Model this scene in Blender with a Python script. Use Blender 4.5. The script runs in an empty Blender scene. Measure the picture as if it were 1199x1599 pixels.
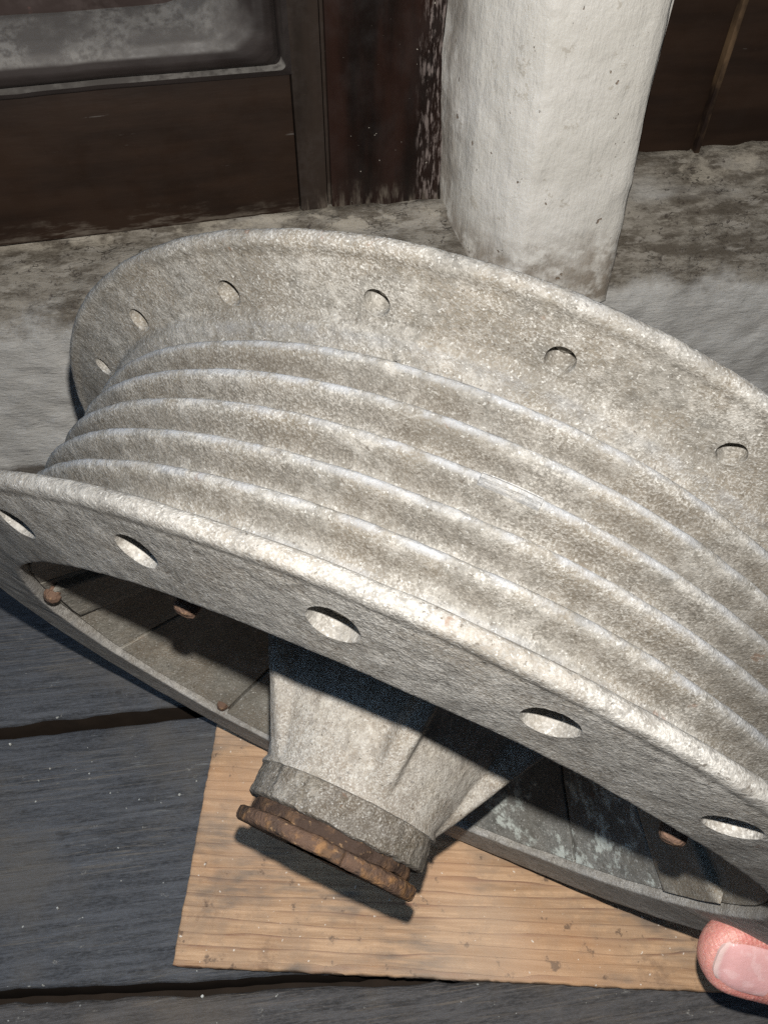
import bpy, bmesh, math, random
import numpy as np
from mathutils import Matrix, Vector
from math import sin, cos, pi, radians, sqrt, exp
random.seed(4)
S = bpy.context.scene
COL = S.collection

# ------------------------------------------------------------------ camera
CAM = Vector((0.0, 0.0, 0.3325))
right = Vector((0.99170913, -0.12801528, 0.01118415))
up = Vector((0.09208088, 0.76863701, 0.63302311))
back = Vector((-0.08963318, -0.62674496, 0.7740521))
cd = bpy.data.cameras.new('camera')
cam = bpy.data.objects.new('camera', cd)
COL.objects.link(cam)
cam.matrix_world = Matrix(((right.x, up.x, back.x, CAM.x), (right.y, up.y, back.y, CAM.y),
                           (right.z, up.z, back.z, CAM.z), (0, 0, 0, 1)))
cd.sensor_fit = 'HORIZONTAL'
cd.sensor_width = 36
cd.lens = 36.366
cd.clip_start = 0.005
cd.clip_end = 50
S.camera = cam

# ------------------------------------------------------------------ light
world = bpy.data.worlds.new('World')
S.world = world
world.use_nodes = True
bg = world.node_tree.nodes['Background']
bg.inputs[0].default_value = (0.50, 0.70, 1.0, 1)
bg.inputs[1].default_value = 0.045

# the phone's flash, a few millimetres across, just above the lens
FLASH = 14.8
ld = bpy.data.lights.new('flash', 'POINT')
ld.shadow_soft_size = 0.0016
ld.energy = 1.0
ld.use_nodes = True
lt = ld.node_tree
em = lt.nodes.get('Emission') or lt.nodes.new('ShaderNodeEmission')
fo = lt.nodes.new('ShaderNodeLightFalloff')
fo.inputs['Strength'].default_value = FLASH
lt.links.new(fo.outputs['Linear'], em.inputs['Strength'])
em.inputs['Color'].default_value = (1.0, 0.965, 0.92, 1)
flash = bpy.data.objects.new('flash', ld)
COL.objects.link(flash)
flash.location = CAM + up * 0.0155 + right * 0.0015

# weak bluish daylight from the open side of the porch
sd = bpy.data.lights.new('daylight', 'SUN')
sd.energy = 0.85
sd.angle = radians(35)
sd.color = (0.36, 0.62, 1.0)
sun = bpy.data.objects.new('daylight', sd)
COL.objects.link(sun)
sun.rotation_euler = Vector((-0.50, 0.07, 0.86)).to_track_quat('Z', 'Y').to_euler()

S.view_settings.view_transform = 'Standard'
S.view_settings.look = 'None'
S.view_settings.exposure = 0
S.view_settings.gamma = 1
S.cycles.max_bounces = 6
S.cycles.use_denoising = False

# ------------------------------------------------------------------ helpers
def tag(o, label=None, cat=None, group=None, kind=None):
    if label: o['label'] = label
    if cat: o['category'] = cat
    if group: o['group'] = group
    if kind: o['kind'] = kind
    return o

def empty(name, loc=(0, 0, 0)):
    o = bpy.data.objects.new(name, None)
    o.empty_display_size = 0.02
    COL.objects.link(o)
    o.location = loc
    return o

def link(name, me, mat, parent=None, angle=40):
    if mat: me.materials.append(mat)
    for p in me.polygons: p.use_smooth = True
    if angle: me.set_sharp_from_angle(angle=radians(angle))
    o = bpy.data.objects.new(name, me)
    COL.objects.link(o)
    if parent: o.parent = parent
    return o

def mesh_from(V, F, name='m', attr=None):
    me = bpy.data.meshes.new(name)
    me.from_pydata([tuple(v) for v in V], [], F)
    me.update()
    if attr is not None:
        a = me.attributes.new('wear_or_shade', 'FLOAT', 'POINT')
        a.data.foreach_set('value', np.asarray(attr, dtype=np.float32))
    return me

_rng = np.random.default_rng(7)
_TAB = _rng.random(4096).astype(np.float64) * 2 - 1
def _h(i, j, k, s):
    return _TAB[(i * 73856093 ^ j * 19349663 ^ k * 83492791 ^ (s * 2654435)) & 4095]
def vnoise(P, scale, seed=0):
    P = np.asarray(P, float) * scale + 1000.5
    I = np.floor(P).astype(np.int64)
    f = P - I
    f = f * f * f * (f * (f * 6 - 15) + 10)
    i, j, k = I[:, 0], I[:, 1], I[:, 2]
    u, v, w = f[:, 0], f[:, 1], f[:, 2]
    def L(a, b, t): return a + (b - a) * t
    x00 = L(_h(i, j, k, seed), _h(i + 1, j, k, seed), u)
    x10 = L(_h(i, j + 1, k, seed), _h(i + 1, j + 1, k, seed), u)
    x01 = L(_h(i, j, k + 1, seed), _h(i + 1, j, k + 1, seed), u)
    x11 = L(_h(i, j + 1, k + 1, seed), _h(i + 1, j + 1, k + 1, seed), u)
    return L(L(x00, x10, v), L(x01, x11, v), w)
def wobble(P, specs, seed=0):
    """moves points by vector noise: specs = [(amplitude m, feature size m), ...]"""
    P = np.array(P, float)
    D = np.zeros_like(P)
    for n, (amp, size) in enumerate(specs):
        for c in range(3):
            D[:, c] += amp * vnoise(P, 1.0 / size, seed + 10 * n + c)
    return P + D

# ------------------------------------------------------------------ materials
class NT:
    def __init__(s, name):
        s.m = bpy.data.materials.new(name); s.m.use_nodes = True
        s.t = s.m.node_tree; s.n = s.t.nodes; s.b = s.n['Principled BSDF']
        s.co = s.n.new('ShaderNodeTexCoord')
    def l(s, a, b): s.t.links.new(a, b)
    def map(s, scale=(1, 1, 1), rot=(0, 0, 0)):
        n = s.n.new('ShaderNodeMapping'); n.inputs['Scale'].default_value = scale
        n.inputs['Rotation'].default_value = rot
        s.l(s.co.outputs['Object'], n.inputs[0]); return n.outputs[0]
    def noise(s, scale, detail=3, rough=.55, vec=None, dist=0, w=None):
        n = s.n.new('ShaderNodeTexNoise'); n.inputs['Scale'].default_value = scale
        n.inputs['Detail'].default_value = detail; n.inputs['Roughness'].default_value = rough
        n.inputs['Distortion'].default_value = dist
        s.l(vec if vec is not None else s.co.outputs['Object'], n.inputs['Vector'])
        return n.outputs['Fac']
    def vor(s, scale, vec=None, feat='F1', out='Distance', rnd=1):
        n = s.n.new('ShaderNodeTexVoronoi'); n.inputs['Scale'].default_value = scale; n.feature = feat
        n.inputs['Randomness'].default_value = rnd
        s.l(vec if vec is not None else s.co.outputs['Object'], n.inputs['Vector'])
        return n.outputs[out]
    def ramp(s, v, a, b, ca=0, cb=1):
        n = s.n.new('ShaderNodeMapRange'); n.interpolation_type = 'SMOOTHSTEP'
        s.l(v, n.inputs[0]); n.inputs[1].default_value = a; n.inputs[2].default_value = b
        n.inputs[3].default_value = ca; n.inputs[4].default_value = cb
        return n.outputs[0]
    def mix(s, f, a, b, mode='MIX'):
        n = s.n.new('ShaderNodeMix'); n.data_type = 'RGBA'; n.blend_type = mode
        for v, i in ((f, 0), (a, 6), (b, 7)):
            if isinstance(v, (int, float)): n.inputs[i].default_value = v
            elif isinstance(v, tuple): n.inputs[i].default_value = (*v, 1)
            else: s.l(v, n.inputs[i])
        return n.outputs[2]
    def math(s, op, a, b=0, clamp=False):
        n = s.n.new('ShaderNodeMath'); n.operation = op; n.use_clamp = clamp
        for v, i in ((a, 0), (b, 1)):
            if isinstance(v, (int, float)): n.inputs[i].default_value = v
            else: s.l(v, n.inputs[i])
        return n.outputs[0]
    def attr(s, name):
        n = s.n.new('ShaderNodeAttribute'); n.attribute_name = name; return n.outputs['Fac']
    def sep(s, which):
        n = s.n.new('ShaderNodeSeparateXYZ'); s.l(s.co.outputs['Object'], n.inputs[0]); return n.outputs[which]
    def bump(s, h, dist, strength=1, prev=None):
        n = s.n.new('ShaderNodeBump'); n.inputs['Distance'].default_value = dist
        n.inputs['Strength'].default_value = strength
        s.l(h, n.inputs['Height'])
        if prev is not None: s.l(prev, n.inputs['Normal'])
        return n.outputs[0]
    def out(s, col=None, rough=None, nrm=None, metal=None, spec=None):
        for v, k in ((col, 'Base Color'), (rough, 'Roughness'), (metal, 'Metallic'), (nrm, 'Normal'), (spec, 'Specular IOR Level')):
            if v is None: continue
            if isinstance(v, (int, float)): s.b.inputs[k].default_value = v
            elif isinstance(v, tuple): s.b.inputs[k].default_value = (*v, 1)
            else: s.l(v, s.b.inputs[k])
        return s.m

def cast_metal(name, dark, mid, light, grime, grime_amt=.5, bumpd=.00035, wear_light_col=(.44, .455, .475), lich=0.0):
    t = NT(name)
    fine = t.noise(2100, 3, .65)
    med = t.noise(650, 5, .68)
    big = t.noise(55, 4, .6)
    big2 = t.noise(26, 3, .55)
    lump = t.noise(190, 4, .7); patch = t.noise(42, 4, .65)
    c = t.mix(t.ramp(med, .36, .64), dark, mid)
    c = t.mix(t.math('MULTIPLY', t.ramp(fine, .45, .66), t.ramp(patch, .36, .62, .25, 1)), c, light)
    c = t.mix(t.math('MULTIPLY', t.ramp(lump, .52, .66), .55), c, light)
    c = t.mix(t.math('MULTIPLY', t.ramp(lump, .46, .34), .55), c, tuple(x * .72 for x in dark))
    g = t.math('MULTIPLY', t.ramp(big, .42, .62), t.ramp(fine, .62, .38), True)
    c = t.mix(t.math('MULTIPLY', g, grime_amt, True), c, grime)
    c = t.mix(t.math('MULTIPLY', t.ramp(big2, .45, .7), .45), c, tuple(x * .62 for x in dark))
    flecks = t.ramp(t.noise(1500, 2, .5), .63, .69)
    c = t.mix(t.math('MULTIPLY', flecks, .5), c, (.60, .59, .55))
    pits = t.ramp(t.noise(1000, 3, .6), .36, .31)
    c = t.mix(t.math('MULTIPLY', pits, .7), c, (.07, .055, .04))
    rp = t.math('MULTIPLY', t.ramp(t.noise(230, 3, .6), .68, .74), t.ramp(t.noise(30, 2), .5, .6), True)
    c = t.mix(t.math('MULTIPLY', rp, .5), c, (.16, .07, .03))
    w0 = t.attr('wear_or_shade')
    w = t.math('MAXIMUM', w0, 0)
    dirt_or_shade = t.math('MULTIPLY', t.math('MAXIMUM', t.math('MULTIPLY', w0, -1), 0), t.ramp(t.noise(140, 4, .65), .30, .60, .35, 1), True)  # negative values darken; on the fins this paints in the ridge shade
    shade_col = t.mix(t.ramp(fine, .42, .66), (.085, .072, .056), (.185, .165, .135))
    c = t.mix(t.math('MULTIPLY', dirt_or_shade, .60), c, shade_col)
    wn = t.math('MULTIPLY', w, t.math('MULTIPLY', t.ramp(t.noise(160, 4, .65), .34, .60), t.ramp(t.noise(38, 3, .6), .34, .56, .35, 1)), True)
    c = t.mix(t.math('MULTIPLY', wn, .6), c, wear_light_col)  # pale worn metal; on fin crests also painted brightness
    if lich:
        lm = t.math('MULTIPLY', t.ramp(t.noise(120, 5, .7), .50, .60), t.ramp(t.noise(420, 3, .6), .35, .55), True)
        c = t.mix(t.math('MULTIPLY', lm, lich), c, (.50, .54, .50))
    r = t.ramp(med, .3, .7, .66, .85)
    r2 = t.math('SUBTRACT', r, t.math('MULTIPLY', wn, .12))
    hh = t.math('ADD', t.math('ADD', t.math('MULTIPLY', med, .6), t.math('MULTIPLY', fine, .45)), t.math('MULTIPLY', lump, 1.1))
    nb = t.bump(hh, bumpd * 1.05, 1)
    nb = t.bump(t.noise(160, 3, .5), .00022, 1, nb)
    return t.out(c, r2, nb, t.math('MULTIPLY', wn, .15), .35)

M = {}
M['cast'] = cast_metal('cast_aluminium', (.158, .146, .124), (.262, .246, .216), (.43, .41, .37), (.20, .16, .11), .55)
M['castface'] = cast_metal('cast_aluminium_face', (.205, .193, .172), (.32, .305, .275), (.48, .46, .42), (.25, .205, .15), .4)
M['hub'] = cast_metal('hub_casting', (.26, .23, .19), (.40, .365, .31), (.56, .53, .465), (.24, .18, .12), .5, .0004)
M['boss'] = cast_metal('boss_casting', (.11, .094, .072), (.19, .165, .13), (.36, .33, .28), (.11, .08, .05), .7, .0006)
M['dish'] = cast_metal('dish_casting', (.165, .155, .13), (.23, .215, .18), (.33, .31, .27), (.19, .15, .105), .8, .00035)
M['dishlich'] = cast_metal('dish_casting_spotted', (.13, .13, .118), (.185, .185, .17), (.26, .255, .235), (.17, .15, .12), .6, .0003, lich=.95)
M['hole'] = cast_metal('hole_floor', (.23, .215, .185), (.32, .30, .265), (.44, .42, .38), (.30, .25, .19), .3, .0004)

def rust(name, hi=(.27, .145, .065), lo=(.115, .070, .047), dk=(.052, .038, .030), amt=(.48, .62)):
    t = NT(name)
    a = t.noise(170, 5, .65); b = t.noise(600, 4, .6); b2 = t.noise(90, 3, .6)
    c = t.mix(t.ramp(a, *amt), lo, hi)
    c = t.mix(t.math('MULTIPLY', t.ramp(b2, .52, .66), .8), c, dk)
    c = t.mix(t.math('MULTIPLY', t.ramp(b, .60, .70), .5), c, (.40, .25, .125))
    nb = t.bump(t.math('ADD', b, t.math('MULTIPLY', a, 1.5)), .0008, 1)
    return t.out(c, .85, nb, 0, .25)
M['rust'] = rust('rusted_iron')
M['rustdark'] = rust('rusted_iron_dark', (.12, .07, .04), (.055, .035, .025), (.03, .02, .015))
M['bolt'] = rust('rusted_bolt', (.21, .125, .085), (.13, .08, .055), (.06, .04, .03))

# painted masonry: grey white, brushed
t = NT('painted_plinth')
v = t.map((.35, 1, 1.3))
a = t.noise(18, 5, .6); s1 = t.noise(110, 7, .74, v, .4); s2 = t.noise(600, 5, .7, v); z = t.sep('Z'); y = t.sep('Y')
c = t.mix(t.ramp(a, .38, .62), (.42, .41, .385), (.53, .52, .49))
c = t.mix(t.math('MULTIPLY', t.ramp(s1, .5, .68), .5), c, (.29, .285, .27))
c = t.mix(t.math('MULTIPLY', t.ramp(s2, .50, .60), .5), c, (.50, .48, .44))
# the dirty weathered sill on top
zz = t.math('ADD', z, t.math('MULTIPLY', t.math('SUBTRACT', t.noise(38, 5, .65), .5), .030))
dirt_or_shade = t.ramp(t.math('ADD', zz, t.math('MULTIPLY', t.math('SUBTRACT', t.noise(120, 5, .7, v), .5), .014)), .088, .101)
sill = t.mix(t.ramp(t.noise(90, 8, .8, v), .40, .60), (.10, .084, .064), (.27, .245, .205))
sill = t.mix(t.math('MULTIPLY', t.ramp(t.noise(140, 4, .6, v), .56, .64), .75), sill, (.31, .285, .245))
sill = t.mix(t.math('MULTIPLY', t.ramp(t.noise(300, 5, .75), .58, .64), .8), sill, (.04, .03, .024))
c = t.mix(t.math('MULTIPLY', dirt_or_shade, t.ramp(t.noise(26, 4, .6, v), .12, .40), True), c, sill)
chips = t.math('MULTIPLY', t.ramp(t.noise(60, 6, .72, v), .61, .66), t.ramp(z, .10, .125), True)
c = t.mix(t.math('MULTIPLY', chips, .7), c, (.40, .37, .31))
lip = t.math('MULTIPLY', t.ramp(y, .3600, .3645), t.ramp(t.noise(70, 5, .7, t.map((.6, 1, 1))), .47, .60), True)
c = t.mix(t.math('MULTIPLY', lip, .6), c, (.42, .38, .31))
crk = t.ramp(t.math('ABSOLUTE', t.math('SUBTRACT', t.noise(36, 5, .65, v), .5)), .006, .001)
c = t.mix(t.math('MULTIPLY', crk, t.ramp(z, .09, .11, .15, .8)), c, (.03, .024, .018))
gritty = t.ramp(t.noise(900, 4, .7), .56, .64)
c = t.mix(t.math('MULTIPLY', gritty, .14), c, (.14, .12, .10))
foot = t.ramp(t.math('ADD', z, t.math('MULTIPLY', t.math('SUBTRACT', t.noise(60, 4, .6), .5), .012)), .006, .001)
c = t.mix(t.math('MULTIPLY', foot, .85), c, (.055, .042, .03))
h = t.math('ADD', t.math('MULTIPLY', s1, .8), t.math('MULTIPLY', t.noise(24, 4, .6), 1.2))
nb = t.bump(h, .0020, 1); nb = t.bump(s2, .0005, 1, nb)
M['plinth'] = t.out(c, .7, nb, 0, .35)

t = NT('cream_post_paint')
v = t.map((1.2, 1.2, .4))
a = t.noise(16, 4, .55); s1 = t.noise(60, 5, .6, v, .5); z = t.sep('Z')
c = t.mix(t.ramp(a, .35, .65), (.66, .635, .575), (.76, .735, .68))
chip = t.ramp(t.noise(210, 3, .6, t.map((1, 1, .8))), .69, .715)
big = t.math('MULTIPLY', t.ramp(t.noise(90, 6, .75), .62, .632), .6)
c = t.mix(big, c, (.47, .43, .36))
c = t.mix(t.math('MULTIPLY', chip, .85), c, (.20, .13, .08))
edge = t.ramp(t.math('ABSOLUTE', t.math('SUBTRACT', t.noise(26, 5, .62, v), .5)), .0045, .001)
c = t.mix(t.math('MULTIPLY', edge, .12), c, (.30, .27, .23))
zz = t.math('ADD', z, t.math('MULTIPLY', t.math('SUBTRACT', t.noise(38, 5, .65), .5), .055))
dirt_or_shade = t.math('MULTIPLY', t.ramp(zz, .142, .100), t.ramp(t.noise(110, 4, .6), .32, .60), True)
c = t.mix(t.math('MULTIPLY', dirt_or_shade, .8), c, (.19, .145, .10))
x = t.sep('X'); yy = t.sep('Y')
cor = t.math('MULTIPLY', t.ramp(t.math('ADD', yy, t.math('MULTIPLY', t.math('SUBTRACT', t.noise(70, 4), .5), .02)), .345, .368), t.ramp(t.noise(90, 4, .65, v), .35, .6), True)
c = t.mix(t.math('MULTIPLY', cor, .7), c, (.20, .165, .13))
h = t.math('ADD', t.math('MULTIPLY', s1, .7), t.math('MULTIPLY', t.noise(34, 5, .62), 1.4))
h = t.math('SUBTRACT', h, t.math('MULTIPLY', chip, .3))
nb = t.bump(h, .0016, 1); nb = t.bump(t.noise(300, 6, .75, t.map((1.2, 1.2, .25))), .0006, 1, nb)
M['post'] = t.out(c, .42, nb, 0, .5)

def darkwood(name, c1, c2, grain=(1, 1, 1), rough=.38, dust=0.0, dustcol=(.20, .19, .18), red=False, specks=.0, settle=False, flakes=False, scr=0, spec=.12):
    t = NT(name)
    v = t.map(grain)
    a = t.noise(40, 5, .6, v); b = t.noise(170, 4, .6, v)
    c = t.mix(t.ramp(a, .35, .65), c1, c2)
    if dust:
        d = t.math('MULTIPLY', t.ramp(t.noise(45, 5, .65), .38, .62), t.ramp(t.noise(300, 3, .6), .3, .6), True)
        if settle:      # dust lies on what faces up
            ge = t.n.new('ShaderNodeNewGeometry'); sx = t.n.new('ShaderNodeSeparateXYZ'); t.l(ge.outputs['Normal'], sx.inputs[0])
            d = t.math('MULTIPLY', t.ramp(sx.outputs[2], -.05, .55), t.math('ADD', t.math('MULTIPLY', d, .6), .4), True)
        c = t.mix(t.math('MULTIPLY', d, dust), c, dustcol)
    if red:
        d = t.ramp(t.noise(60, 4, .6), .60, .68)
        c = t.mix(t.math('MULTIPLY', d, .6), c, (.20, .10, .085))
    if specks:
        d = t.ramp(t.noise(330, 3, .6), .72, .74)
        c = t.mix(t.math('MULTIPLY', d, specks), c, (.45, .42, .36))
    if flakes:
        d = t.math('MULTIPLY', t.ramp(t.math('ADD', t.sep('X'), t.math('MULTIPLY', t.math('SUBTRACT', t.noise(70, 5, .7, v), .5), .022)), .0655, .0700), t.ramp(t.noise(420, 5, .72, v), .50, .60), True)
        c = t.mix(t.math('MULTIPLY', d, .55), c, (.30, .25, .23))
    if scr:
        d = t.ramp(t.noise(230, 5, .7, t.map((.12, 1, 1.6), (0, .10, 0))), .70, .73)
        c = t.mix(t.math('MULTIPLY', d, scr), c, (.11, .10, .09))
    z = t.sep('Z')
    low = t.ramp(t.math('ADD', z, t.math('MULTIPLY', t.math('SUBTRACT', t.noise(60, 5, .65), .5), .03)), .135, .122)
    c = t.mix(t.math('MULTIPLY', low, t.ramp(t.noise(220, 4, .65, v), .45, .65), True), c, (.12, .10, .08))
    nb = t.bump(b, .00012, 1); nb = t.bump(a, .0003, 1, nb)
    r = t.ramp(t.noise(70, 4, .6), .3, .7, rough - .08, rough + .2)
    return t.out(c, r, nb, 0, spec)
M['rail'] = darkwood('dark_varnished_rail', (.017, .0105, .0075), (.028, .0165, .011), (.25, 1, 1.5), .5, scr=.6)
M['stile'] = darkwood('dark_varnished_stile', (.019, .014, .011), (.032, .023, .018), (1.5, 1, .25), .5, .25, (.06, .05, .045))
M['frame'] = darkwood('brown_glossy_frame', (.009, .006, .005), (.024, .012, .009), (1.5, 1, .25), .30, specks=.9, flakes=True, spec=.35)
M['mould'] = darkwood('dusty_moulding', (.016, .012, .011), (.035, .028, .026), (.4, 1, 1), .5, .9, (.20, .19, .175), False, 0, True, spec=.3)
M['panel'] = darkwood('dark_door_panel', (.020, .014, .012), (.045, .033, .030), (.3, 1, 1), .5, .3, (.10, .08, .075), True, .5)
M['edge'] = darkwood('worn_door_edge', (.125, .08, .045), (.016, .010, .008), (1.5, 1, .7), .6)

# floorboards: worn blue-grey paint over old wood
def floorwood(name, blue, brown, amt):
    t = NT(name)
    v = t.map((.07, 1, 1), (0, 0, .02)); v2 = t.map((.03, 1, 1), (0, 0, .03))
    g = t.noise(420, 8, .74, v, .15); g2 = t.noise(1500, 4, .62, v2); a = t.noise(17, 4, .6); g3 = t.noise(1400, 3, .6, t.map((.3, 1, 1)))
    c = t.mix(t.ramp(g, .36, .64), tuple(x * .48 for x in blue), tuple(x * 1.25 for x in blue))
    c = t.mix(t.ramp(g3, .40, .66, 0, .5), c, tuple(x * 1.5 for x in blue))
    wear_or_shade = t.math('MULTIPLY', t.ramp(g2, .52, .66), t.ramp(t.noise(34, 4, .6, v), .42, .60), True)
    c = t.mix(t.math('MULTIPLY', wear_or_shade, amt), c, brown)
    c = t.mix(t.math('MULTIPLY', t.ramp(a, .48, .66), amt * .7), c, tuple(x * .8 for x in brown))
    sc = t.math('MULTIPLY', t.ramp(t.noise(200, 5, .65, t.map((.6, 1, 1))), .64, .70), t.ramp(t.noise(1300, 2, .6), .40, .6), True)
    c = t.mix(t.math('MULTIPLY', sc, .75), c, (.24, .23, .205))
    s3 = t.math('MULTIPLY', t.ramp(t.noise(330, 4, .7, t.map((.09, 1, 1), (0, 0, .06))), .62, .68), t.ramp(t.noise(28, 3, .6), .45, .6), True)
    c = t.mix(t.math('MULTIPLY', s3, .6), c, (.20, .205, .20))
    s4 = t.ramp(t.noise(150, 3, .6, t.map((1, .12, 1), (0, 0, .25))), .73, .75)
    c = t.mix(t.math('MULTIPLY', s4, .5), c, (.22, .21, .18))
    sp = t.ramp(t.noise(420, 2, .5), .74, .76)
    c = t.mix(t.math('MULTIPLY', sp, .8), c, (.42, .42, .38))
    dk = t.ramp(t.noise(75, 4, .65, t.map((.5, 1, 1))), .66, .72)
    c = t.mix(t.math('MULTIPLY', dk, .55), c, (.02, .018, .016))
    h = t.math('ADD', t.math('MULTIPLY', g, 1), t.math('MULTIPLY', g2, .8))
    nb = t.bump(h, .0006, 1)
    return t.out(c, .70, nb, 0, .25)
M['plank'] = floorwood('blue_grey_floor_paint', (.066, .069, .075), (.135, .122, .105), .8)
M['plank2'] = floorwood('worn_brown_floor', (.072, .068, .066), (.15, .125, .10), .9)
t = NT('dark_gap'); M['gap'] = t.out(t.mix(t.noise(90, 4), (.012, .009, .007), (.035, .025, .018)), .9, None, 0, .1)

# pine board
t = NT('pine_board')
v = t.map((.05, 1, .05)); v2 = t.map((.12, 1, .1))
w = t.n.new('ShaderNodeTexWave'); w.wave_type = 'BANDS'; w.bands_direction = 'Y'; w.wave_profile = 'SAW'
w.inputs['Scale'].default_value = 64; w.inputs['Distortion'].default_value = 13; w.inputs['Detail'].default_value = 4
w.inputs['Detail Scale'].default_value = .55; w.inputs['Detail Roughness'].default_value = .62
t.l(t.map((.10, 1, .1)), w.inputs[0])
g = t.noise(420, 6, .7, v)
c = t.mix(t.ramp(g, .36, .64), (.34, .20, .105), (.53, .34, .195))
zone = t.ramp(t.math('ADD', t.sep('Y'), t.math('MULTIPLY', t.math('SUBTRACT', t.noise(14, 3, .5, v2), .5), .05)), .062, .035, .25, 1)
late = t.math('MULTIPLY', t.ramp(w.outputs['Fac'], .80, .99), t.math('MULTIPLY', zone, t.ramp(t.noise(110, 4, .65, v2), .36, .58)), True)
c = t.mix(t.math('MULTIPLY', late, .9), c, (.20, .095, .055))
c = t.mix(t.math('MULTIPLY', t.ramp(t.noise(75, 6, .75), .44, .58), .55), c, (.33, .215, .13))
c = t.mix(t.math('MULTIPLY', t.ramp(t.noise(22, 3, .6, t.map((.5, 1, 1))), .48, .62), .35), c, (.50, .26, .12))
gr = t.ramp(t.noise(30, 4, .6, t.map((.6, 1, 1))), .46, .64)
gr = t.math('MULTIPLY', gr, t.ramp(t.noise(260, 4, .6, v2), .32, .62), True)
c = t.mix(t.math('MULTIPLY', gr, .95), c, (.14, .11, .085))
st = t.math('MULTIPLY', t.ramp(t.noise(48, 6, .75), .56, .66), .55)
c = t.mix(st, c, (.20, .12, .07))
spots = t.math('MULTIPLY', t.ramp(t.noise(150, 4, .65), .62, .69), .7)
c = t.mix(spots, c, (.09, .055, .035))
c = t.mix(t.math('MULTIPLY', t.ramp(t.noise(14, 2, .5), .45, .65), .3), c, (.60, .44, .31))
c = t.mix(t.math('MULTIPLY', t.ramp(t.noise(500, 2, .5), .72, .74), .7), c, (.75, .68, .58))
nb = t.bump(g, .0003, 1); nb = t.bump(w.outputs['Fac'], .00022, 1, nb)
M['pine'] = t.out(c, .62, nb, 0, .35)

t = NT('skin')
a = t.noise(90, 3, .5)
c = t.mix(t.ramp(a, .35, .65), (.56, .19, .155), (.64, .30, .245))
c = t.mix(t.ramp(t.noise(420, 4, .65), .48, .66, 0, .45), c, (.58, .17, .15))
c = t.mix(t.ramp(t.noise(1500, 3, .6), .52, .68, 0, .35), c, (.82, .52, .44))
cr = t.n.new('ShaderNodeTexWave')
cr.inputs['Scale'].default_value = 260; cr.inputs['Distortion'].default_value = 6
t.l(t.co.outputs['Object'], cr.inputs[0])
nb = t.bump(t.noise(1600, 3, .6), .00025, 1); nb = t.bump(cr.outputs['Fac'], .00006, 1, nb)
t.b.inputs['Subsurface Weight'].default_value = .25
t.b.inputs['Subsurface Radius'].default_value = (1, .35, .2)
t.b.inputs['Subsurface Scale'].default_value = .003
M['skin'] = t.out(c, .42, nb, 0, .5)
t = NT('fingernail')
x = t.attr('wear_or_shade')
c = t.mix(t.ramp(x, .88, .96), (.66, .36, .34), (.72, .52, .47))
c = t.mix(t.math('MULTIPLY', t.ramp(t.noise(260, 2, .5), .5, .62), .35), c, (.78, .55, .52))
nb = t.bump(t.noise(500, 3, .5), .00016, 1)
t.b.inputs['Coat Weight'].default_value = .6
M['nail'] = t.out(c, .25, nb, 0, .6)
t = NT('paint_fleck'); M['fleck'] = t.out((.50, .50, .46), .8, None, 0, .2)

# ------------------------------------------------------------------ floor
fl = tag(mesh_obj := link('floor', mesh_from([(-1.2, -.6, -.022), (1.4, -.6, -.022), (1.4, .36, -.022), (-1.2, .36, -.022)], [(0, 1, 2, 3)]), M['gap'], None, 0), kind='structure')
def plank(x0, x1, ya, yb, mat, seed, tilt=0.0, tilt2=0.0):
    nx, ny = 300, 10
    prof = [0, .0007, .002, .006] 
    ys = [(0, -.02), (0, -.0022), (.0007, -.0009), (.0022, -.0002), (.006, 0)]
    V = []; n = 0
    W = yb - ya
    rows = [(d, z) for d, z in ys] + [(W * q, 0) for q in np.linspace(.15, .85, 8)] + [(W - d, z) for d, z in reversed(ys)]
    xs = np.linspace(x0, x1, nx)
    for d, z in rows:
        for x in xs:
            f = d / W
            V.append((x, ya + d + tilt * x * (1 - f) + tilt2 * x * f, z))
    V = np.array(V)
    e = np.zeros(len(V))
    # ragged edges
    for r, (d, z) in enumerate(rows):
        k = slice(r * nx, (r + 1) * nx)
        near = max(0, 1 - min(d, W - d) / .01)
        s_ = 1 if d < W / 2 else -1
        q = np.stack([xs, np.full(nx, ya + (0 if s_ > 0 else W)), np.zeros(nx)], 1)
        V[k, 1] += s_ * near * (.0010 * (vnoise(q, 60, seed) + .9) + .0009 * (vnoise(q, 300, seed + 1) + .6))
        V[k, 2] += .0006 * vnoise(np.stack([xs, V[k, 1], np.zeros(nx)], 1), 25, seed + 2) - near * .0004 * (vnoise(q, 90, seed + 3) + 1)
    R = len(rows)
    F = [(r * nx + i, r * nx + i + 1, (r + 1) * nx + i + 1, (r + 1) * nx + i) for r in range(R - 1) for i in range(nx - 1)]
    me = mesh_from(V, F)
    o = link('plank', me, mat, fl, 50)
    me.materials.append(M['gap'])          # sawn sides: bare, dark with dirt
    for k, p in enumerate(me.polygons):
        if k // (nx - 1) in (0, R - 2): p.material_index = 1
    return o
plank(-.75, .95, .1656, .3225, M['plank'], 11)
plank(-.75, .95, .0494, .1622, M['plank'], 22, -.082)
plank(-.75, .95, -.060, .0478, M['plank2'], 33, 0, -.082)
plank(-.75, .95, -.175, -.064, M['plank2'], 44, 0)
plank(-.75, .95, -.290, -.179, M['plank'], 55, 0)

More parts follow.
